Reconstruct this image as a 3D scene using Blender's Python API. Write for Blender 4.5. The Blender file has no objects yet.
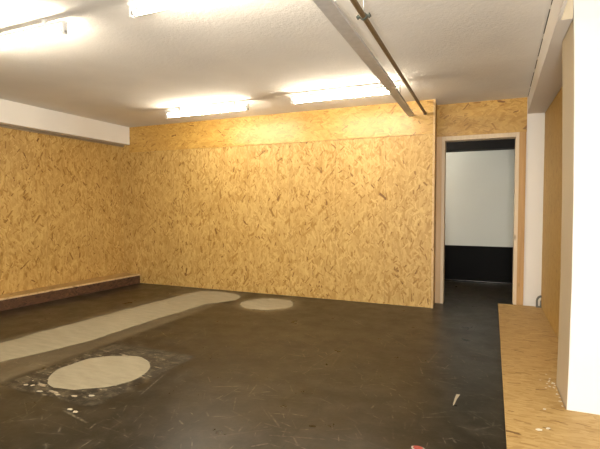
import bpy, bmesh, math, random
from mathutils import Vector, Matrix
random.seed(7)
S = bpy.context.scene
COL = S.collection
PI = math.pi

# ------------------------------------------------------------------ node helpers
class NT:
    def __init__(s, name):
        s.m = bpy.data.materials.new(name); s.m.use_nodes = True
        s.t = s.m.node_tree; s.b = s.t.nodes['Principled BSDF']
    def n(s, kind, **kw):
        nd = s.t.nodes.new(kind)
        for k, v in kw.items():
            if k.startswith('i_'): nd.inputs[k[2:].replace('_', ' ')].default_value = v
            else: setattr(nd, k, v)
        return nd
    def l(s, a, b): s.t.links.new(a, b)
    def math(s, op, a, b=None, c=None, clamp=False):
        nd = s.t.nodes.new('ShaderNodeMath'); nd.operation = op; nd.use_clamp = clamp
        for i, v in enumerate((a, b, c)):
            if v is None: continue
            if isinstance(v, (int, float)): nd.inputs[i].default_value = v
            else: s.l(v, nd.inputs[i])
        return nd.outputs[0]
    def mix(s, f, a, b, mode='MIX'):
        nd = s.t.nodes.new('ShaderNodeMix'); nd.data_type = 'RGBA'; nd.blend_type = mode
        for key, v in ((0, f), (6, a), (7, b)):
            if isinstance(v, (int, float)): nd.inputs[key].default_value = v
            elif isinstance(v, (tuple, list)): nd.inputs[key].default_value = (*v, 1) if len(v) == 3 else v
            else: s.l(v, nd.inputs[key])
        return nd.outputs[2]
    def ramp(s, f, stops, interp='LINEAR'):
        nd = s.t.nodes.new('ShaderNodeValToRGB'); cr = nd.color_ramp; cr.interpolation = interp
        while len(cr.elements) < len(stops): cr.elements.new(0.5)
        for e, (p, c) in zip(cr.elements, stops):
            e.position = p; e.color = (*c, 1) if len(c) == 3 else c
        s.l(f, nd.inputs[0]); return nd.outputs[0]
    def mr(s, v, a, b, c=0, d=1):
        nd = s.t.nodes.new('ShaderNodeMapRange'); nd.clamp = True
        s.l(v, nd.inputs[0])
        for i, x in enumerate((a, b, c, d)): nd.inputs[i+1].default_value = x
        return nd.outputs[0]
    def mapping(s, vec, loc=(0,0,0), rot=(0,0,0), sc=(1,1,1)):
        nd = s.t.nodes.new('ShaderNodeMapping'); s.l(vec, nd.inputs[0])
        nd.inputs[1].default_value = loc; nd.inputs[2].default_value = rot; nd.inputs[3].default_value = sc
        return nd.outputs[0]
    def noise(s, vec, scale, detail=3, rough=.5, out=0):
        nd = s.t.nodes.new('ShaderNodeTexNoise'); s.l(vec, nd.inputs['Vector'])
        nd.inputs['Scale'].default_value = scale; nd.inputs['Detail'].default_value = detail
        nd.inputs['Roughness'].default_value = rough
        return nd.outputs[out]
    def bump(s, h, strength=.3, dist=.01):
        nd = s.t.nodes.new('ShaderNodeBump'); s.l(h, nd.inputs['Height'])
        nd.inputs['Strength'].default_value = strength; nd.inputs['Distance'].default_value = dist
        s.l(nd.outputs[0], s.b.inputs['Normal'])
    def set(s, rough=None, spec=None, metal=None, color=None):
        if rough is not None: s.b.inputs['Roughness'].default_value = rough
        if spec is not None: s.b.inputs['Specular IOR Level'].default_value = spec
        if metal is not None: s.b.inputs['Metallic'].default_value = metal
        if color is not None: s.b.inputs['Base Color'].default_value = (*color, 1)

def strokes(t, uv, cell, length, width, thr, ang0=0., spread=180., seed=0., soft=.35):
    """scattered straight chips or scratches: at most one per cell, each with its own angle; returns mask, random value"""
    vec = t.mapping(uv, loc=(seed*13.7, seed*5.3, 0), rot=(0, 0, seed), sc=(1/cell, 1/cell, 1))
    v = t.n('ShaderNodeTexVoronoi', voronoi_dimensions='2D', feature='F1'); v.inputs['Scale'].default_value = 1.0
    t.l(vec, v.inputs['Vector'])
    d = t.n('ShaderNodeVectorMath', operation='SUBTRACT'); t.l(vec, d.inputs[0]); t.l(v.outputs['Position'], d.inputs[1])
    sp = t.n('ShaderNodeSeparateXYZ'); t.l(d.outputs[0], sp.inputs[0])
    rc = t.n('ShaderNodeSeparateColor'); t.l(v.outputs['Color'], rc.inputs[0])
    r3 = t.math('FRACT', t.math('MULTIPLY', t.math('ADD', rc.outputs[0], rc.outputs[1]), 7.31))
    a = t.math('ADD', t.math('MULTIPLY', t.math('SUBTRACT', rc.outputs[0], .5), math.radians(spread)), math.radians(ang0)-seed)
    ca, sa = t.math('COSINE', a), t.math('SINE', a)
    p = t.math('SUBTRACT', t.math('MULTIPLY', sp.outputs[0], ca), t.math('MULTIPLY', sp.outputs[1], sa))
    q = t.math('ADD', t.math('MULTIPLY', sp.outputs[0], sa), t.math('MULTIPLY', sp.outputs[1], ca))
    w = t.math('MULTIPLY_ADD', r3, .8, .5)
    mp = t.mr(t.math('DIVIDE', t.math('ABSOLUTE', p), t.math('MULTIPLY', w, width/cell/2)), 1+soft, 1-soft)
    mq = t.mr(t.math('DIVIDE', t.math('ABSOLUTE', q), t.math('MULTIPLY', w, length/cell/2)), 1+soft*.3, 1-soft*.3)
    m = t.math('MULTIPLY', t.math('MULTIPLY', mp, mq), t.math('GREATER_THAN', rc.outputs[1], thr))
    return m, rc.outputs[2]

def osb(name, dark, mid, light, seams=None, rough=.5, fl=(.040, .135), spec=.4, spread=1.0, pale=.5, fs=1.0):
    """strand board: overlapping layers of long flat chips lying roughly along v"""
    t = NT(name)
    uv = t.n('ShaderNodeTexCoord').outputs['UV']
    wob = t.n('ShaderNodeTexNoise', i_Scale=9.0, i_Detail=2.0); t.l(uv, wob.inputs['Vector'])
    off = t.n('ShaderNodeVectorMath', operation='MULTIPLY_ADD')
    t.l(wob.outputs['Color'], off.inputs[0]); off.inputs[1].default_value = (.03, .03, 0); t.l(uv, off.inputs[2])
    vec = off.outputs[0]
    shade = None; edge = None
    for k, (ang, s, thr) in enumerate([(6, 1.0, 0), (-30, .85, .40), (38, .9, .40), (-68, .7, .62)]):
        mp = t.mapping(vec, loc=(3.1*k, 7.7*k, 0), rot=(0, 0, math.radians(ang*spread)), sc=(1/(fl[0]*s), 1/(fl[1]*s), 1))
        v = t.n('ShaderNodeTexVoronoi', voronoi_dimensions='2D', feature='F1', distance='MINKOWSKI')
        v.inputs['Exponent'].default_value = 3.0
        v.inputs['Scale'].default_value = 1.0; t.l(mp, v.inputs['Vector'])
        sp = t.n('ShaderNodeSeparateColor'); t.l(v.outputs['Color'], sp.inputs[0])
        fib = t.noise(t.mapping(mp, sc=(5, .35, 1)), 2.0, 2)
        val = t.math('MULTIPLY_ADD', t.math('SUBTRACT', fib, .5), .35, sp.outputs[0])
        ed = t.mr(v.outputs['Distance'], .45, .75)
        if shade is None: shade, edge = val, ed
        else:
            g = t.math('GREATER_THAN', sp.outputs[1], thr)
            g = t.math('MULTIPLY', g, t.mr(v.outputs['Distance'], .62, .58))
            shade = t.math('ADD', t.math('MULTIPLY', shade, t.math('SUBTRACT', 1, g)), t.math('MULTIPLY', val, g))
            edge = t.math('ADD', t.math('MULTIPLY', edge, t.math('SUBTRACT', 1, g)), t.math('MULTIPLY', ed, g))
    shade = t.math('MULTIPLY_ADD', shade, .62, .24)
    for k, (cell, L, W, thr) in enumerate([(.075, .10, .024, .25), (.062, .085, .018, .3), (.11, .15, .028, .35), (.05, .06, .014, .4), (.09, .12, .016, .4)]):
        m, rv = strokes(t, vec, cell, L*fs, W*fs, thr, spread=120*spread, seed=k+1.3)
        shade = t.math('ADD', t.math('MULTIPLY', shade, t.math('SUBTRACT', 1, m)), t.math('MULTIPLY', rv, m))
    c = t.ramp(shade, [(0, dark), (.05, tuple(.4*a+.6*b for a, b in zip(dark, mid))), (.16, mid), (pale, tuple(.5*a+.5*b for a, b in zip(mid, light))), (.95, light)])
    c = t.mix(t.math('MULTIPLY', edge, .16), c, dark)
    big = t.noise(uv, 1.3, 2)
    c = t.mix(t.mr(big, .35, .7, 0, .25), c, mid)
    if seams:
        su = t.n('ShaderNodeSeparateXYZ'); t.l(uv, su.inputs[0])
        start, step, axis = seams
        u = t.math('DIVIDE', t.math('SUBTRACT', su.outputs[axis], start), step)
        fr = t.math('ABSOLUTE', t.math('SUBTRACT', t.math('FRACT', t.math('ADD', u, .5)), .5))
        ln = t.math('LESS_THAN', fr, .0026/step)
        c = t.mix(t.math('MULTIPLY', ln, .38), c, dark)
    t.l(c, t.b.inputs['Base Color'])
    t.set(rough=rough, spec=spec)
    t.bump(shade, .25, .004)
    return t.m

def paint(name, col, rough=.8, bs=60, bd=.003, strength=.4, blot=.06, spec=.3):
    t = NT(name); co = t.n('ShaderNodeTexCoord').outputs['Object']
    n1 = t.noise(co, 1.7, 4)
    c2 = tuple(max(0, x*(1-blot*2)) for x in col)
    t.l(t.mix(t.mr(n1, .3, .7), col, c2), t.b.inputs['Base Color'])
    t.set(rough=rough, spec=spec)
    t.bump(t.noise(co, bs, 4, .65), strength, bd)
    return t.m

def wood(name, a, b, axis='Z', rough=.55):
    t = NT(name); co = t.n('ShaderNodeTexCoord').outputs['Object']
    sc = {'Z': (30, 30, 1.6), 'X': (1.6, 30, 30), 'Y': (30, 1.6, 30)}[axis]
    n1 = t.noise(t.mapping(co, sc=sc), 1.2, 5, .6)
    c = t.mix(t.mr(n1, .3, .7), a, b)
    kn = t.n('ShaderNodeTexVoronoi'); kn.inputs['Scale'].default_value = 4.5
    t.l(t.mapping(co, sc=(1.5, 1.5, .6) if axis == 'Z' else (.6, 1.5, 1.5)), kn.inputs['Vector'])
    c = t.mix(t.mr(kn.outputs['Distance'], .13, .05, 0, .7), c, tuple(x*.35 for x in b))
    t.l(c, t.b.inputs['Base Color']); t.set(rough=rough, spec=.35)
    return t.m

def plain(name, col, rough=.5, metal=0., spec=.5):
    t = NT(name); t.set(rough=rough, spec=spec, metal=metal)
    co = t.n('ShaderNodeTexCoord').outputs['Object']
    t.l(t.mix(t.mr(t.noise(co, 25, 3), .3, .7), col, tuple(x*.86 for x in col)), t.b.inputs['Base Color'])
    return t.m

def emit(name, col, strength):
    t = NT(name)
    t.b.inputs['Base Color'].default_value = (*col, 1)
    t.b.inputs['Emission Color'].default_value = (*col, 1)
    t.b.inputs['Emission Strength'].default_value = strength
    return t.m

# ------------------------------------------------------------------ mesh helpers
def box(bm, x0, x1, y0, y1, z0, z1, bev=0):
    r = bmesh.ops.create_cube(bm, size=1, matrix=Matrix.Translation(((x0+x1)/2, (y0+y1)/2, (z0+z1)/2)) @ Matrix.Diagonal((x1-x0, y1-y0, z1-z0, 1)))
    if bev:
        es = list({e for v in r['verts'] for e in v.link_edges})
        bmesh.ops.bevel(bm, geom=es, offset=bev, segments=2, affect='EDGES', profile=.6)

def prism(bm, pts, z0, z1):
    """vertical prism over the outline pts (x, y)"""
    lo = [bm.verts.new((x, y, z0)) for x, y in pts]; hi = [bm.verts.new((x, y, z1)) for x, y in pts]
    n = len(pts)
    bm.faces.new(hi); bm.faces.new(lo[::-1])
    for i in range(n): bm.faces.new((lo[i], lo[(i+1) % n], hi[(i+1) % n], hi[i]))

def prism_y(bm, prof0, prof1, y0, y1):
    """profile (x, z) swept from y0 to y1"""
    a = [bm.verts.new((x, y0, z)) for x, z in prof0]; b = [bm.verts.new((x, y1, z)) for x, z in prof1]
    n = len(a); bm.faces.new(a); bm.faces.new(b[::-1])
    for i in range(n): bm.faces.new((a[(i+1) % n], a[i], b[i], b[(i+1) % n]))

def tube(bm, pts, r, seg=14, cap=True):
    pts = [Vector(p) for p in pts]; rings = []
    up = None
    for i, p in enumerate(pts):
        d = (pts[min(i+1, len(pts)-1)] - pts[max(i-1, 0)]).normalized()
        if up is None:
            up = d.orthogonal().normalized()
        up = (up - d*up.dot(d)).normalized(); s = d.cross(up)
        rr = r[i] if isinstance(r, (list, tuple)) else r
        rings.append([bm.verts.new(p + (up*math.cos(2*PI*k/seg) + s*math.sin(2*PI*k/seg))*rr) for k in range(seg)])
    for a, b in zip(rings, rings[1:]):
        for k in range(seg):
            f = bm.faces.new((a[k], a[(k+1) % seg], b[(k+1) % seg], b[k])); f.smooth = True
    if cap: bm.faces.new(rings[0][::-1]); bm.faces.new(rings[-1])

def obj(name, bm, mat, parent=None, swap=False, org=(0, 0, 0)):
    """links bm as ONE mesh; UVs in metres, v runs along the grain"""
    bmesh.ops.recalc_face_normals(bm, faces=bm.faces)
    uvl = bm.loops.layers.uv.new('UVMap')
    for f in bm.faces:
        n = f.normal; a = max(range(3), key=lambda i: abs(n[i]))
        for lp in f.loops:
            x, y, z = lp.vert.co
            u, v = ((y, z), (x, z), (x, y))[a]
            if swap: u, v = v, u
            lp[uvl].uv = (u, v)
    o3 = Vector(org)
    if o3.length: bmesh.ops.translate(bm, verts=bm.verts, vec=-o3)
    me = bpy.data.meshes.new(name); bm.to_mesh(me); bm.free()
    if isinstance(mat, list):
        for m in mat: me.materials.append(m)
    else: me.materials.append(mat)
    o = bpy.data.objects.new(name, me); COL.objects.link(o)
    if parent: o.parent = parent
    elif o3.length: o.location = o3
    return o

def B(name, mat, dims, parent=None, swap=False, bev=0, org=(0, 0, 0)):
    bm = bmesh.new()
    for d in (dims if isinstance(dims[0], (list, tuple)) else [dims]): box(bm, *d, bev=bev)
    return obj(name, bm, mat, parent, swap, org)

def struct(o, label):
    o['kind'] = 'structure'; o['label'] = label; o['category'] = o.name.split('_')[0] if not o.name.startswith('trim') else 'trim'
    return o

def tag(o, label, cat, group=None, kind=None):
    o['label'] = label; o['category'] = cat
    if group: o['group'] = group
    if kind: o['kind'] = kind
    return o

def empty(name, loc, label, cat, group=None):
    o = bpy.data.objects.new(name, None); COL.objects.link(o); o.location = loc; o.empty_display_size = .1
    return tag(o, label, cat, group)

def copy_tree(o, parent=None):
    c = o.copy(); COL.objects.link(c); c.parent = parent
    for ch in list(o.children): copy_tree(ch, c)
    return c

# ------------------------------------------------------------------ measurements (metres; camera stands over x=0,y=0)
CZ = 2.57            # ceiling
YB = 5.64            # strand board back wall
YD = 5.98            # wall with the doorway
XL = -5.64           # strand board left wall
PZ = .06             # platform top
EYE = 1.25

# ------------------------------------------------------------------ materials
OSB_D, OSB_M, OSB_L = (.13, .052, .009), (.36, .205, .047), (.59, .405, .148)
m_osb_back = osb('strand_board_back', OSB_D, OSB_M, OSB_L, seams=(-1.215, .675, 0))
m_osb_left = osb('strand_board_left', OSB_D, OSB_M, OSB_L, seams=(4.92, .675, 0))
m_osb_head = osb('strand_board_header', OSB_D, (.40, .215, .040), (.57, .36, .095), rough=.35, spec=.5)
m_osb_plat = osb('strand_board_floor', (.12, .055, .012), (.35, .215, .068), (.49, .34, .14), rough=.6, fl=(.012, .11), spread=.45, fs=.8)
m_osb_right = osb('strand_board_right', (.24, .12, .025), (.40, .25, .065), (.47, .31, .095), rough=.6)
m_osb_edge = osb('board_cut_edge', (.22, .12, .05), (.50, .34, .16), (.66, .48, .26), rough=.8, fl=(.006, .05))
m_osb_dark = osb('dark_stained_board', (.010, .005, .003), (.042, .020, .010), (.12, .058, .028), rough=.6, fl=(.014, .07))
m_ceil = paint('ceiling_paint', (.80, .775, .73), rough=.9, bs=38, bd=.006, strength=.7, blot=.05)
m_white = paint('white_wall_paint', (.80, .775, .73), rough=.7, bs=25, bd=.002, strength=.25, blot=.02)
m_beam = paint('beam_paint', (.72, .68, .63), rough=.75, bs=25, bd=.002, strength=.25, blot=.02)
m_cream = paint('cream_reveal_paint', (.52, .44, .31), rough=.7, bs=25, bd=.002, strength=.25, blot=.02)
m_black = plain('black_gloss_paint', (.0035, .0035, .0035), rough=.5, spec=.06)
m_skirt = plain('black_gloss_skirting', (.008, .008, .008), rough=.2, spec=.6)
m_black_matt = plain('black_matt_paint', (.008, .008, .008), rough=.7, spec=.3)
m_pine = wood('pine_post', (.62, .45, .27), (.54, .36, .19))
m_pine2 = wood('orange_pine_post', (.52, .32, .13), (.40, .22, .075))
m_lining = wood('pale_frame_lining', (.68, .57, .41), (.60, .48, .33))
m_batten = wood('grey_batten', (.30, .24, .17), (.20, .15, .10), axis='Y')
m_fix = plain('lamp_white_enamel', (.75, .75, .72), rough=.4)
m_cap = plain('lamp_grey_cap', (.35, .35, .34), rough=.4)
m_metal = plain('lamp_pin_metal', (.6, .6, .6), rough=.3, metal=1.)
m_trunk = plain('trunking_grey_white', (.52, .505, .49), rough=.45)
m_pipe = plain('rusty_brown_pipe', (.17, .11, .05), rough=.5, metal=.25)
m_clamp = plain('grey_green_clamp', (.11, .13, .11), rough=.45, metal=.6)
m_zinc = plain('zinc_rod', (.50, .50, .48), rough=.4, metal=.8)
m_grey = plain('grey_plastic', (.17, .18, .165), rough=.5)
m_tube = emit('tube_glow', (1.0, .88, .70), 120)

# floor -------------------------------------------------------------
def floor_mat():
    t = NT('black_worn_floor'); co = t.n('ShaderNodeTexCoord').outputs['Object']
    sp = t.n('ShaderNodeSeparateXYZ'); t.l(co, sp.inputs[0]); X, Y = sp.outputs[0], sp.outputs[1]
    base = t.mix(t.mr(t.noise(co, .9, 4, .6), .35, .65), (.0075, .006, .003), (.018, .0145, .0075))
    base = t.mix(t.mr(t.noise(co, 6, 5, .7), .45, .75, 0, .5), base, (.055, .046, .034))
    # sheet joints of the floor covering
    for ax, st, o in ((X, .61, .05), (Y, .61, .3)):
        u = t.math('DIVIDE', t.math('ADD', ax, o+20*st), st)
        fr = t.math('ABSOLUTE', t.math('SUBTRACT', t.math('FRACT', u), .5))
        ln = t.math('LESS_THAN', fr, .0035/st)
        base = t.mix(t.math('MULTIPLY', ln, .45), base, (.006, .005, .004))
    # scratches: thin broken streaks in several directions
    scr = None
    zone = t.mr(t.noise(co, 1.9, 4, .6), .38, .60, .12, 1)
    for k, (cell, L, W, thr) in enumerate([(.26, .20, .010, .4), (.14, .09, .008, .4), (.18, .16, .007, .4), (.075, .05, .008, .7), (.45, .40, .009, .5), (.11, .07, .007, .6)]):
        m, rv = strokes(t, co, cell, L, W, thr, ang0=-60, spread=150, seed=k+.7, soft=.6)
        m = t.math('MULTIPLY', m, t.mr(rv, .1, 1., .15, 1.))
        m = t.math('MULTIPLY', m, t.mr(t.noise(co, 35, 2), .40, .60, .2, 1))
        scr = m if scr is None else t.math('MAXIMUM', scr, m)
    scr = t.math('MULTIPLY', scr, zone)
    base = t.mix(t.math('MULTIPLY', scr, .62), base, (.29, .255, .19))
    # blotchy scuffs
    sc2 = t.math('MULTIPLY', t.mr(t.noise(co, 14, 6, .75), .60, .72), t.mr(t.noise(co, 2.1, 2), .5, .65))
    base = t.mix(t.math('MULTIPLY', sc2, .55), base, (.15, .135, .10))
    # skim of filler dust on both sides of the long strip
    def band(ax, lo, hi, soft):
        return t.math('MULTIPLY', t.mr(ax, lo-soft, lo+soft), t.mr(ax, hi+soft, hi-soft))
    Xw = t.math('ADD', X, t.math('MULTIPLY', t.math('SUBTRACT', t.noise(co, 3, 4), .5), .12))
    Yw = t.math('ADD', Y, t.math('MULTIPLY', t.math('SUBTRACT', t.noise(co, 3.3, 4), .5), .10))
    smear = t.math('MULTIPLY', band(Xw, -4.22, -3.18, .03), t.mr(Yw, 5.62, 5.50))
    smear = t.math('MULTIPLY', smear, t.mr(t.noise(co, 5, 5, .7), .3, .65, .25, .8))
    base = t.mix(t.math('MULTIPLY', smear, .75), base, (.15, .125, .078))
    # ring of dust round the far patch
    def dist(cx, cy):
        dx = t.math('SUBTRACT', X, cx); dy = t.math('SUBTRACT', Y, cy)
        return t.math('SQRT', t.math('ADD', t.math('MULTIPLY', dx, dx), t.math('MULTIPLY', dy, dy)))
    r2 = t.math('ADD', dist(-2.6, 5.04), t.math('MULTIPLY', t.noise(co, 6, 3), .12))
    base = t.mix(t.mr(r2, .56, .44, 0, .6), base, (.13, .11, .07))
    # lifted square of covering round the near patch
    Xq = t.math('ADD', X, t.math('MULTIPLY', t.math('SUBTRACT', t.noise(co, 9, 3), .5), .03))
    Yq = t.math('ADD', Y, t.math('MULTIPLY', t.math('SUBTRACT', t.noise(co, 8, 3), .5), .03))
    sq = t.math('MULTIPLY', band(Xq, -3.15, -2.25, .006), band(Yq, 1.98, 3.02, .006))
    base = t.mix(t.math('MULTIPLY', sq, .85), base, t.mix(t.mr(t.noise(co, 12, 5, .7), .45, .75), (.014, .012, .008), (.15, .125, .08)))
    outer = t.math('MULTIPLY', band(Xq, -3.17, -2.23, .006), band(Yq, 1.96, 3.04, .006))
    rim = t.math('MULTIPLY', t.math('SUBTRACT', outer, sq), t.mr(t.noise(co, 4, 3), .42, .55))
    base = t.mix(t.math('MULTIPLY', rim, .8), base, (.008, .007, .006))
    crumbs = t.math('MULTIPLY', sq, t.mr(t.noise(t.mapping(co, rot=(0, 0, .3), sc=(.8, 2.4, 1)), 11, 5, .7), .57, .63))
    crumbs = t.math('MULTIPLY', crumbs, t.mr(dist(-2.72, 2.45), .62, .40))
    base = t.mix(t.math('MULTIPLY', crumbs, .85), base, (.36, .31, .22))
    t.l(base, t.b.inputs['Base Color'])
    rg = t.mr(t.noise(co, 4, 5, .65), .3, .7, .26, .40)
    rg = t.math('ADD', rg, t.math('MULTIPLY', t.math('MAXIMUM', t.math('MAXIMUM', scr, sq), smear), .12))
    t.l(rg, t.b.inputs['Roughness'])
    t.set(spec=.27)
    t.bump(t.math('ADD', t.noise(co, 30, 3), t.math('MULTIPLY', t.noise(co, 3, 2), 2.)), .12, .004)
    return t.m
m_floor = floor_mat()

def filler_mat():
    t = NT('sand_filler'); co = t.n('ShaderNodeTexCoord').outputs['Object']
    n = t.noise(t.mapping(co, rot=(0, 0, .35), sc=(2, 9, 1)), 2.2, 5, .65)
    c = t.mix(t.mr(n, .3, .7), (.30, .265, .185), (.235, .205, .138))
    c = t.mix(t.mr(t.noise(co, 10, 5, .7), .55, .8, 0, .5), c, (.35, .31, .22))
    t.l(c, t.b.inputs['Base Color']); t.set(rough=.75, spec=.3)
    t.bump(t.noise(co, 45, 4), .3, .002)
    return t.m
m_filler = filler_mat()

# ------------------------------------------------------------------ shell
X0, X1, Y0, Y1 = -5.9, 2.3, -2.7, 8.1
struct(B('floor', m_floor, (X0, X1, Y0, Y1, -.12, 0)), 'black worn floor with scratches')
struct(B('ceiling', m_ceil, (X0, X1, Y0, Y1, CZ, CZ+.12)), 'rough white plastered ceiling')
struct(B('wall_left', m_osb_left, (X0, XL, Y0, YB, 0, CZ)), 'left wall clad in upright strand board')
wb = struct(B('wall_back', m_osb_back, (X0, -.622, YB, 6.10, 0, CZ)), 'back wall clad in upright strand board')
B('header_board', m_osb_head, (-5.466, -.622, YB-.012, YB, 2.152, CZ), wb, swap=True)
B('corner_edge_strip', m_osb_edge, (-.634, -.608, YB-.014, YB+.012, 0, CZ), wb)
struct(B('wall_rear', m_white, (X0, X1, Y0-.1, Y0, 0, CZ)), 'white wall behind the camera')
struct(B('wall_side', m_white, (X1, X1+.1, Y0, Y1, 0, CZ)), 'white outer wall on the right')
bm = bmesh.new()
kz = [(0, .443), (.3, .450), (.8, .455), (1.3, .453), (1.8, .446), (2.2, .438), (CZ, .425)]
def kx(z):
    for (a, xa), (b, xb) in zip(kz, kz[1:]):
        if z <= b: return xa+(xb-xa)*(z-a)/(b-a)
    return kz[-1][1]
rings = []; n = 90
for i in range(n+1):
    z = CZ*i/n; x = kx(z); rag = .004*random.random()*(1 if .2 < z < .75 else .25)
    rings.append([bm.verts.new(c) for c in ((x, 3.39, z), (x, 2.968, z), (x+.002+rag, 2.960+rag*.3, z), (x+.012, 2.96, z), (X1, 2.96, z), (X1, 3.39, z))])
for a, b in zip(rings, rings[1:]):
    for k in range(6): bm.faces.new((a[k], a[(k+1) % 6], b[(k+1) % 6], b[k]))
bm.faces.new(rings[0]); bm.faces.new(rings[-1])
bm.faces.ensure_lookup_table()
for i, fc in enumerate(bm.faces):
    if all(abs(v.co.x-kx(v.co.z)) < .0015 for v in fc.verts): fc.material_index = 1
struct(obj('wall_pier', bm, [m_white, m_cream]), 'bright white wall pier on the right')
struct(B('wall_right', m_osb_right, (.605, .72, 3.39, YD, 0, CZ)), 'strand board wall in the recess behind the pier')
# wall with the doorway
wd = struct(B('wall_doorway', m_white, [(-.622, -.52, YD, 6.10, 0, CZ), (.335, X1, YD, 6.10, 0, CZ), (-.52, .335, YD, 6.10, 2.14, CZ)]), 'wall around the doorway')
B('header_panel', m_osb_head, (-.622, .415, YD-.015, YD, 2.160, CZ), wd, swap=True)
# soffit on the left, beam on the right
s1 = struct(B('trim_1', m_white, (XL, -5.466, Y0, YB, 2.287, CZ)), 'white boxed beam above the left wall')
B('batten', m_batten, (XL, XL+.03, Y0, YB, 2.260, 2.287), s1)
bm = bmesh.new()
bx = lambda y: .42 - .0224*(YD-y)
zb = lambda y: 2.373 - .0145*(YD-y)
def beam(ya, yb, ra, rb, m):
    n0 = len(bm.faces)
    prism_y(bm, [(bx(ya), zb(ya)), (bx(ya), CZ), (ra, CZ), (ra, zb(ya))], [(bx(yb), zb(yb)), (bx(yb), CZ), (rb, CZ), (rb, zb(yb))], ya, yb)
    bm.faces.ensure_lookup_table()
    for fc in bm.faces[n0:]:
        fc.normal_update()
        fc.material_index = m if abs(fc.normal.y) > .5 else 0
beam(3.392, YD, .9, .9, 0)
beam(3.12, 3.392, .430, .430, 0)
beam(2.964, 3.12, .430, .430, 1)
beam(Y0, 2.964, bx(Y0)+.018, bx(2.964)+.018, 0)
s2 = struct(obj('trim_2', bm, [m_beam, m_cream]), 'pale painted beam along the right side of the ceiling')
m_crack = plain('joint_dark_gap', (.05, .04, .03), rough=.9)
bm = bmesh.new()
y = .5
while y < 5.9:
    ln = random.uniform(.25, .6); y2 = min(y+ln, 5.95)
    w = random.uniform(.003, .006)
    prism_y(bm, [(bx(y)-w, CZ-.003), (bx(y)-w, CZ), (bx(y), CZ), (bx(y), CZ-.003)], [(bx(y2)-w, CZ-.003), (bx(y2)-w, CZ), (bx(y2), CZ), (bx(y2), CZ-.003)], y, y2)
    y = y2 + random.uniform(.03, .15)
obj('joint_gap', bm, m_crack, s2)

# doorway frame (structure) ------------------------------------------
d1 = bpy.data.objects.new('door_1', None); COL.objects.link(d1); d1.location = (-.1, YD, 0)
struct(d1, 'open doorway framed in timber')
def dpart(name, mat, dims, **k):
    o = B(name, mat, dims, None, **k); o.parent = d1; o.matrix_parent_inverse = Matrix.Translation((.1, -YD, 0)); return o
dpart('frame_post', m_pine, (-.6215, -.557, YD-.028, YD, 0, 2.16), bev=.003)
dpart('frame_post', m_pine2, (.337, .411, YD-.028, YD, PZ, 2.16), bev=.003)
dpart('jamb', m_lining, (-.557, -.519, YD-.026, 6.11, 0, 2.158), bev=.002)
dpart('jamb', m_lining, (.297, .337, YD-.026, 6.11, PZ, 2.158), bev=.002)
dpart('head_lining', m_lining, (-.519, .297, YD-.026, 6.11, 2.105, 2.158), bev=.002)

# room beyond the doorway --------------------------------------------
m_cool = paint('cool_white_wall_paint', (.70, .74, .72), rough=.7, bs=25, bd=.002, strength=.2, blot=.02)
wf = struct(B('wall_far', m_cool, (-1.9, 1.7, 7.94, Y1, 0, CZ)), 'white wall of the room beyond the doorway')
B('black_dado', m_black, (-1.9, 1.7, 7.925, 7.94, .026, .592), wf)
struct(B('baseboard_far', m_skirt, (-1.9, 1.7, 7.90, 7.94, 0, .026), bev=.010), 'glossy black skirting beyond the doorway')
B('dado_rail', m_black, (-1.9, 1.7, 7.915, 7.94, .592, .604), wf, bev=.003)
struct(B('wall_far_left', m_white, (-1.9, -1.8, 6.10, 7.94, 0, CZ)), 'side wall of the room beyond')
struct(B('wall_far_right', m_white, (1.6, 1.7, 6.10, 7.94, 0, CZ)), 'side wall of the room beyond')
struct(B('trim_3', m_black_matt, [(-1.1, 1.6, 6.95, 7.15, 2.095, CZ)]), 'black beam across the room beyond the doorway')

# ------------------------------------------------------------------ right platform
pl = empty('strand_board_platform', (.3, 3.5, 0), 'low strand board platform on the floor along the right wall, beside the white pier', 'platform')
def cpart(root, name, mat, dims, **k):
    o = B(name, mat, dims, None, **k); o.parent = root; o.matrix_parent_inverse = Matrix.Translation(-root.location); return o
bm = bmesh.new()
px = lambda y: .104 + (.133-.104)*(y-2.355)/(5.977-2.355)
prism(bm, [(px(.9), .9), (px(2.94), 2.94), (px(YD-.03), YD-.03), (.603, YD-.03), (.603, 3.392), (.438, 3.392), (.438, 2.958), (1.9, 2.958), (1.9, .9)][::-1], PZ-.022, PZ)
o = obj('top_board', bm, m_osb_plat, swap=True); o.parent = pl; o.matrix_parent_inverse = Matrix.Translation(-pl.location)
bm = bmesh.new()
prism(bm, [(px(.9)+.004, .9), (px(YD-.03)+.004, YD-.03), (px(YD-.03)+.03, YD-.03), (px(.9)+.03, .9)][::-1], 0, PZ-.022)
o = obj('edge_board', bm, m_osb_edge, swap=True); o.parent = pl; o.matrix_parent_inverse = Matrix.Translation(-pl.location)
cpart(pl, 'joist', m_pine2, (.3, .36, .95, 5.9, 0, PZ-.022))

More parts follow.
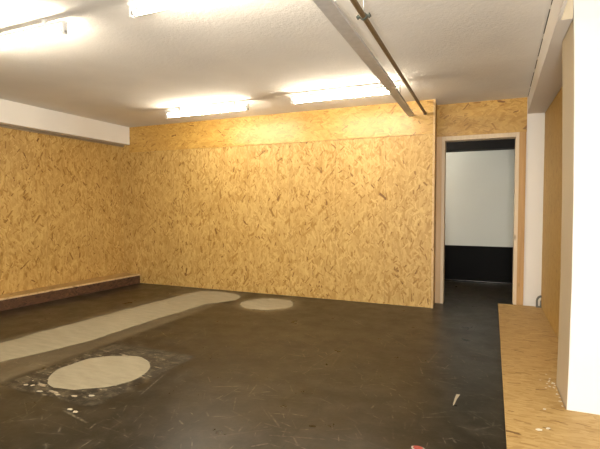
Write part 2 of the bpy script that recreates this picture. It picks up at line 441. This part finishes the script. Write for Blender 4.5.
# ------------------------------------------------------------------ left ledge
lx = lambda y: -5.278 - .052*(YB-y)
lg = empty('strand_board_ledge', (-5.5, 3.5, 0), 'long low strand board ledge with dark reddish front along the left wall', 'ledge')
bm = bmesh.new(); ya, yb = 1.2, YB-.015
prism(bm, [(XL+.002, ya), (lx(ya), ya), (lx(yb), yb), (XL+.002, yb)], .128, .150)
o = obj('top_board', bm, m_osb_plat); o.parent = lg; o.matrix_parent_inverse = Matrix.Translation(-lg.location)
bm = bmesh.new()
prism(bm, [(lx(ya)-.026, ya), (lx(ya)-.006, ya), (lx(yb)-.006, yb), (lx(yb)-.026, yb)], 0, .128)
o = obj('front_board', bm, m_osb_dark, swap=True); o.parent = lg; o.matrix_parent_inverse = Matrix.Translation(-lg.location)
o['label'] = 'dark reddish brown front board'
bm = bmesh.new()
prism(bm, [(lx(ya), ya), (lx(ya)+.004, ya), (lx(yb)+.004, yb), (lx(yb), yb)], .128, .151)
o = obj('edge_strip', bm, m_osb_edge, swap=True); o.parent = lg; o.matrix_parent_inverse = Matrix.Translation(-lg.location)

# ------------------------------------------------------------------ fluorescent lamps
def lamp(loc, label):
    r = empty('fluorescent_lamp', loc, label, 'lamp', 'fluorescent battens on the ceiling')
    L = .62
    def part(name, bm, mat, par):
        o = obj(name, bm, mat, None); o.parent = par; return o
    bm = bmesh.new(); box(bm, -L-.01, L+.01, -.02, .02, -.062, -.040, bev=.004); part('housing', bm, m_fix, r)
    for s in (-.42, .42):
        bm = bmesh.new(); box(bm, s-.015, s+.015, -.012, .012, -.040, 0, bev=.002); part('ceiling_bracket', bm, m_fix, r)
    for s in (-1, 1):
        bm = bmesh.new(); box(bm, s*(L-.005)-.010, s*(L-.005)+.010, -.016, .016, -.130, -.058, bev=.005)
        h = part('lamp_holder', bm, m_fix, r)
        bm = bmesh.new(); tube(bm, [(s*(L-.005)-.011, 0, -.113), (s*(L-.005)+.0125, 0, -.113)], .010)
        part('lock_ring', bm, m_cap, h)
    bm = bmesh.new(); tube(bm, [(-L+.016, 0, -.105), (L-.016, 0, -.105)], .016, 16)
    tb = part('tube', bm, m_tube, r)
    for s in (-1, 1):
        bm = bmesh.new(); tube(bm, [(s*(L-.034), 0, -.105), (s*(L-.015), 0, -.105)], .0168, 16)
        part('end_cap', bm, m_metal, tb)
    return r
LL = [((-3.31, 2.19, CZ), 'glowing fluorescent tube lamp on ceiling, cut off at the left frame edge'),
      ((-1.46, 2.17, CZ), 'glowing fluorescent tube lamp on ceiling at the top frame edge, left of the grey trunking'),
      ((-3.345, 4.76, CZ), 'glowing fluorescent tube lamp near the back wall, the farther one to the left'),
      ((-1.485, 4.68, CZ), 'glowing fluorescent tube lamp near the back wall, with its end behind the grey trunking')]
l0 = None
for p, lab in LL:
    if l0 is None: l0 = lamp(p, lab); continue
    c = copy_tree(l0); c.location = p; c['label'] = lab
for p in ((-3.31, -.35, CZ), (-1.46, -.35, CZ)):
    c = copy_tree(l0); c.location = p; c['label'] = 'fluorescent tube lamp on the ceiling behind the camera'
c = copy_tree(l0); c.location = (-1.35, 7.0, CZ); c.rotation_euler.z = PI/2; c['label'] = 'fluorescent tube lamp on the ceiling of the room beyond the doorway'

# ------------------------------------------------------------------ trunking, pipe
tr = empty('ceiling_trunking', (-.87, 4.0, 2.38), 'long grey-white metal trunking hung under the ceiling, running to the back wall', 'trunking')
def trunk(name, xa0, xb0, xa1, xb1, y0, y1, z0, z1, mat):
    c = .012
    f = lambda a, b: [(a, z1), (a, z0+c), (a+c*.8, z0), (b, z0), (b, z1)]
    bm = bmesh.new(); prism_y(bm, f(xa0, xb0), f(xa1, xb1), y0, y1)
    o = obj(name, bm, mat); o.parent = tr; o.matrix_parent_inverse = Matrix.Translation(-tr.location); return o
trunk('wide_channel', -.878, -.772, -.925, -.824, Y0+.02, 4.28, 2.385, 2.408, m_trunk)
trunk('narrow_channel', -.925, -.830, -.940, -.858, 4.28, YB-.013, 2.385, 2.405, m_trunk)
for yy in (2.39, .4, -1.4):
    bm = bmesh.new(); tube(bm, [(-.805, yy, 2.405), (-.805, yy, CZ)], .004, 8); tube(bm, [(-.805, yy, 2.405), (-.805, yy, 2.418)], .011, 6)
    o = obj('hanger_rod', bm, m_fix); o.parent = tr; o.matrix_parent_inverse = Matrix.Translation(-tr.location)

pp = empty('brown_pipe', (-.7, 4.0, 2.38), 'thin rusty brown pipe under the ceiling beside the grey trunking, entering the back wall', 'pipe')
pip = lambda y: (-.690-.0120*(y-2.344), y, 2.375+.0105*(y-2.344))
bm = bmesh.new(); tube(bm, [pip(Y0+.02), pip(1.), pip(4.), pip(YB-.013)], .0155, 16)
o = obj('pipe_run', bm, m_pipe); o.parent = pp; o.matrix_parent_inverse = Matrix.Translation(-pp.location)
for yy in (2.58, .2):
    x, y, z = pip(yy)
    bm = bmesh.new(); tube(bm, [(x, y-.011, z), (x, y+.011, z)], .021, 18)
    for s in (-1, 1):
        box(bm, x+s*.031-.012, x+s*.031+.012, y-.011, y+.011, z-.005, z+.005, bev=.002)
        tube(bm, [(x+s*.034, y, z-.013), (x+s*.034, y, z+.015)], .0045, 8)
    cl = obj('pipe_clamp', bm, m_clamp); cl.parent = pp; cl.matrix_parent_inverse = Matrix.Translation(-pp.location)
    bm = bmesh.new(); tube(bm, [(x, y, z+.02), (x, y, CZ)], .004, 8)
    rd = obj('rod', bm, m_zinc); rd.parent = cl
bm = bmesh.new(); x, y, z = pip(YB-.014); tube(bm, [(x, YB-.0135, z-.002), (x, YB-.0115, z-.002)], .021, 16)
o = obj('wall_hole', bm, m_black_matt); o.parent = pp; o.matrix_parent_inverse = Matrix.Translation(-pp.location)

# ------------------------------------------------------------------ filler patches on the floor
def blob(name, pts, label, cat, group=None, h=.0025, wob=.008, step=.05):
    dense = []
    for (ax, ay), (bx_, by) in zip(pts, pts[1:]+pts[:1]):
        n = max(1, int(math.hypot(bx_-ax, by-ay)/step))
        for i in range(n): dense.append((ax+(bx_-ax)*i/n, ay+(by-ay)*i/n))
    cx = sum(p[0] for p in dense)/len(dense); cy = sum(p[1] for p in dense)/len(dense)
    bm = bmesh.new(); outs = []
    ws = [random.gauss(0, wob) for _ in dense]
    ws = [(ws[i-1]+ws[i]+ws[(i+1) % len(ws)])/2 for i in range(len(ws))]
    n = len(dense); nrm = []
    for i in range(n):
        tx = dense[(i+1) % n][0]-dense[i-1][0]; ty = dense[(i+1) % n][1]-dense[i-1][1]; L = math.hypot(tx, ty) or 1
        nrm.append((ty/L, -tx/L))
    lo = [(p[0]+q[0]*w, p[1]+q[1]*w) for p, q, w in zip(dense, nrm, ws)]
    hi = [(p[0]+q[0]*(w-.01), p[1]+q[1]*(w-.01)) for p, q, w in zip(dense, nrm, ws)]
    a = [bm.verts.new((x, y, 0.0004)) for x, y in lo]; b = [bm.verts.new((x, y, h)) for x, y in hi]
    bm.faces.new(b); bm.faces.new(a[::-1])
    for i in range(n): bm.faces.new((a[i], a[(i+1) % n], b[(i+1) % n], b[i]))
    o = obj(name, bm, m_filler, None, org=(cx, cy, 0.0001))
    return tag(o, label, cat, group)
circ = lambda cx, cy, r: [(cx+r*math.cos(2*PI*k/40), cy+r*math.sin(2*PI*k/40)) for k in range(40)]
blob('round_filler_patch', circ(-2.70, 2.455, .350), 'pale round filler patch on the black floor, nearer one inside a scuffed square', 'floor patch', 'round filler patches', wob=.012)
blob('round_filler_patch', circ(-2.61, 5.04, .34), 'pale round filler patch on the black floor close to the back wall', 'floor patch', 'round filler patches', wob=.010)
strip = [(-3.62, 1.0), (-3.60, 2.3), (-3.50, 2.63), (-3.40, 3.15), (-3.42, 3.6), (-3.38, 4.2), (-3.33, 4.75), (-3.16, 4.99), (-3.10, 5.08), (-3.12, 5.2), (-3.16, 5.32), (-3.35, 5.43), (-3.6, 5.50), (-3.93, 5.48), (-4.0, 5.16), (-4.07, 3.9), (-4.12, 2.6), (-4.16, 1.0)]
blob('filler_strip', strip, 'long pale strip of filler running across the black floor to the back wall', 'floor patch')

# ------------------------------------------------------------------ small things
m_chip = plain('white_plaster', (.62, .58, .48), rough=.8)
m_crumb = plain('pale_filler_crumb', (.42, .37, .27), rough=.8)
def chip(x, y, z, s, name, label, cat, group, rz=0, st=1.0, mat=None):
    bm = bmesh.new(); bmesh.ops.create_icosphere(bm, subdivisions=1, radius=1)
    for v in bm.verts:
        v.co = Vector((v.co.x*s*st, v.co.y*s, v.co.z*s*.35)) * random.uniform(.75, 1.2)
    bmesh.ops.rotate(bm, verts=bm.verts, cent=(0, 0, 0), matrix=Matrix.Rotation(rz, 3, 'Z'))
    zm = min(v.co.z for v in bm.verts); bmesh.ops.translate(bm, verts=bm.verts, vec=(0, 0, -zm))
    o = obj(name, bm, mat or m_chip); o.location = (x, y, z); return tag(o, label, cat, group)
for i, (x, y, s) in enumerate([(.266, 2.62, .012), (.315, 2.659, .011), (.324, 2.911, .009), (.425, 3.37, .010), (.418, 3.285, .008), (.412, 3.45, .007), (.395, 3.30, .007), (.422, 3.18, .009), (.424, 3.07, .007), (.37, 3.267, .006), (.40, 3.535, .006), (.35, 3.40, .005), (.40, 3.39, .006), (.428, 3.33, .007), (.415, 3.36, .005), (.405, 3.42, .006), (.43, 3.25, .006), (.385, 3.35, .005), (.432, 3.13, .006), (.428, 3.0, .006)]):
    chip(x, y, PZ, s, 'plaster_crumb', 'small white plaster crumb on the strand board platform near the foot of the white pier', 'crumb', 'plaster crumbs on the platform', rz=random.uniform(0, 3), st=random.uniform(1, 1.7))
for x, y, s, r, st in [(-2.97, 2.045, .013, .4, 1.6), (-2.92, 2.06, .010, 1.2, 1.5), (-3.0, 2.12, .008, 2., 1.2), (-2.36, 1.90, .013, .2, 1.7), (-2.30, 1.89, .012, .1, 1.6), (-2.62, 2.02, .010, .3, 2.), (-2.50, 2.05, .012, .1, 2.2), (-2.40, 2.10, .011, .3, 2.4), (-2.78, 2.01, .013, .2, 2.2)]:
    chip(x, y, 0, s, 'filler_crumb', 'small pale crumb of filler on the black floor beside the nearer round patch', 'crumb', 'filler crumbs beside the near round patch', rz=r, st=st, mat=m_crumb)
bm = bmesh.new()
prism(bm, [(-.186, 2.895), (-.179, 2.90), (-.168, 3.0), (-.153, 3.08), (-.176, 3.075), (-.182, 3.0)], 0, .002)
tag(obj('paint_chip', bm, m_crumb, org=(-.17, 2.99, 0)), 'white sliver of paint lying on the dark floor left of the platform', 'paint chip')
m_red = plain('red_plastic', (.33, .045, .035), rough=.4)
m_rim = plain('pale_rim', (.42, .36, .32), rough=.7)
rs = empty('red_scrap', (-.315, 2.29, 0), 'small red scrap with pale rim on the floor at the bottom edge of the picture', 'scrap')
bm = bmesh.new(); prism(bm, [(.030*math.cos(a)*(1.1+.2*math.sin(3*a)), .028*math.sin(a)) for a in [k*PI/7 for k in range(14)]], 0, .004)
o = obj('pale_base', bm, m_rim); o.parent = rs
bm = bmesh.new(); prism(bm, [(.021*math.cos(a)*(1.1+.2*math.sin(3*a)), .017*math.sin(a)) for a in [k*PI/7 for k in range(14)]], .004, .010)
o = obj('red_cap', bm, m_red); o.parent = rs

cb = empty('grey_pipe_stub', (.572, 5.90, PZ), 'small grey bent pipe stub in the corner at the far end of the platform', 'pipe stub')
bm = bmesh.new(); tube(bm, [(-.018, 0, .012), (-.018, 0, .07), (-.014, 0, .09), (-.002, 0, .108), (.014, 0, .118), (.029, 0, .120)], .012, 12)
o = obj('bent_pipe', bm, m_grey); o.parent = cb
bm = bmesh.new(); tube(bm, [(.019, 0, .012), (.019, 0, .075)], [.008, .006], 10)
o = obj('short_leg', bm, m_grey); o.parent = cb
bm = bmesh.new(); box(bm, -.03, .028, -.015, .015, 0, .014, bev=.003)
o = obj('base_plate', bm, m_grey); o.parent = cb

cb.scale = (1.0, 1.0, 1.12)
# ------------------------------------------------------------------ light
w = bpy.data.worlds.new('World'); S.world = w; w.use_nodes = True
w.node_tree.nodes['Background'].inputs[0].default_value = (.8, .85, 1, 1)
w.node_tree.nodes['Background'].inputs[1].default_value = .0

def area(name, loc, aim, sx, sy, power, col):
    ld = bpy.data.lights.new(name, 'AREA'); ld.shape = 'RECTANGLE'; ld.size = sx; ld.size_y = sy; ld.energy = power; ld.color = col
    o = bpy.data.objects.new(name, ld); COL.objects.link(o); o.location = loc
    o.rotation_euler = (Vector(aim)-Vector(loc)).to_track_quat('-Z', 'Y').to_euler(); return o
# neutral fill added unseen behind the camera in place of a flash, aimed into the room and up at the ceiling
area('flood_lamp', (.05, -1.1, .95), (-1.6, 4.5, 2.9), .8, .5, 205, (1., .95, .87))
# ------------------------------------------------------------------ camera
f = 440.; yaw = math.radians(23.12); pitch = math.radians(2.2126)
cd = bpy.data.cameras.new('camera'); cam = bpy.data.objects.new('camera', cd); COL.objects.link(cam)
cd.sensor_width = 36; cd.lens = f/600*36; cd.clip_start = .02
cam.location = (0, 0, EYE); cam.rotation_euler = (PI/2-pitch, 0, yaw)
S.camera = cam
vs = S.view_settings; vs.view_transform = 'Standard'; vs.look = 'None'; vs.gamma = 1; vs.use_curve_mapping = False
vs.exposure = 0.07
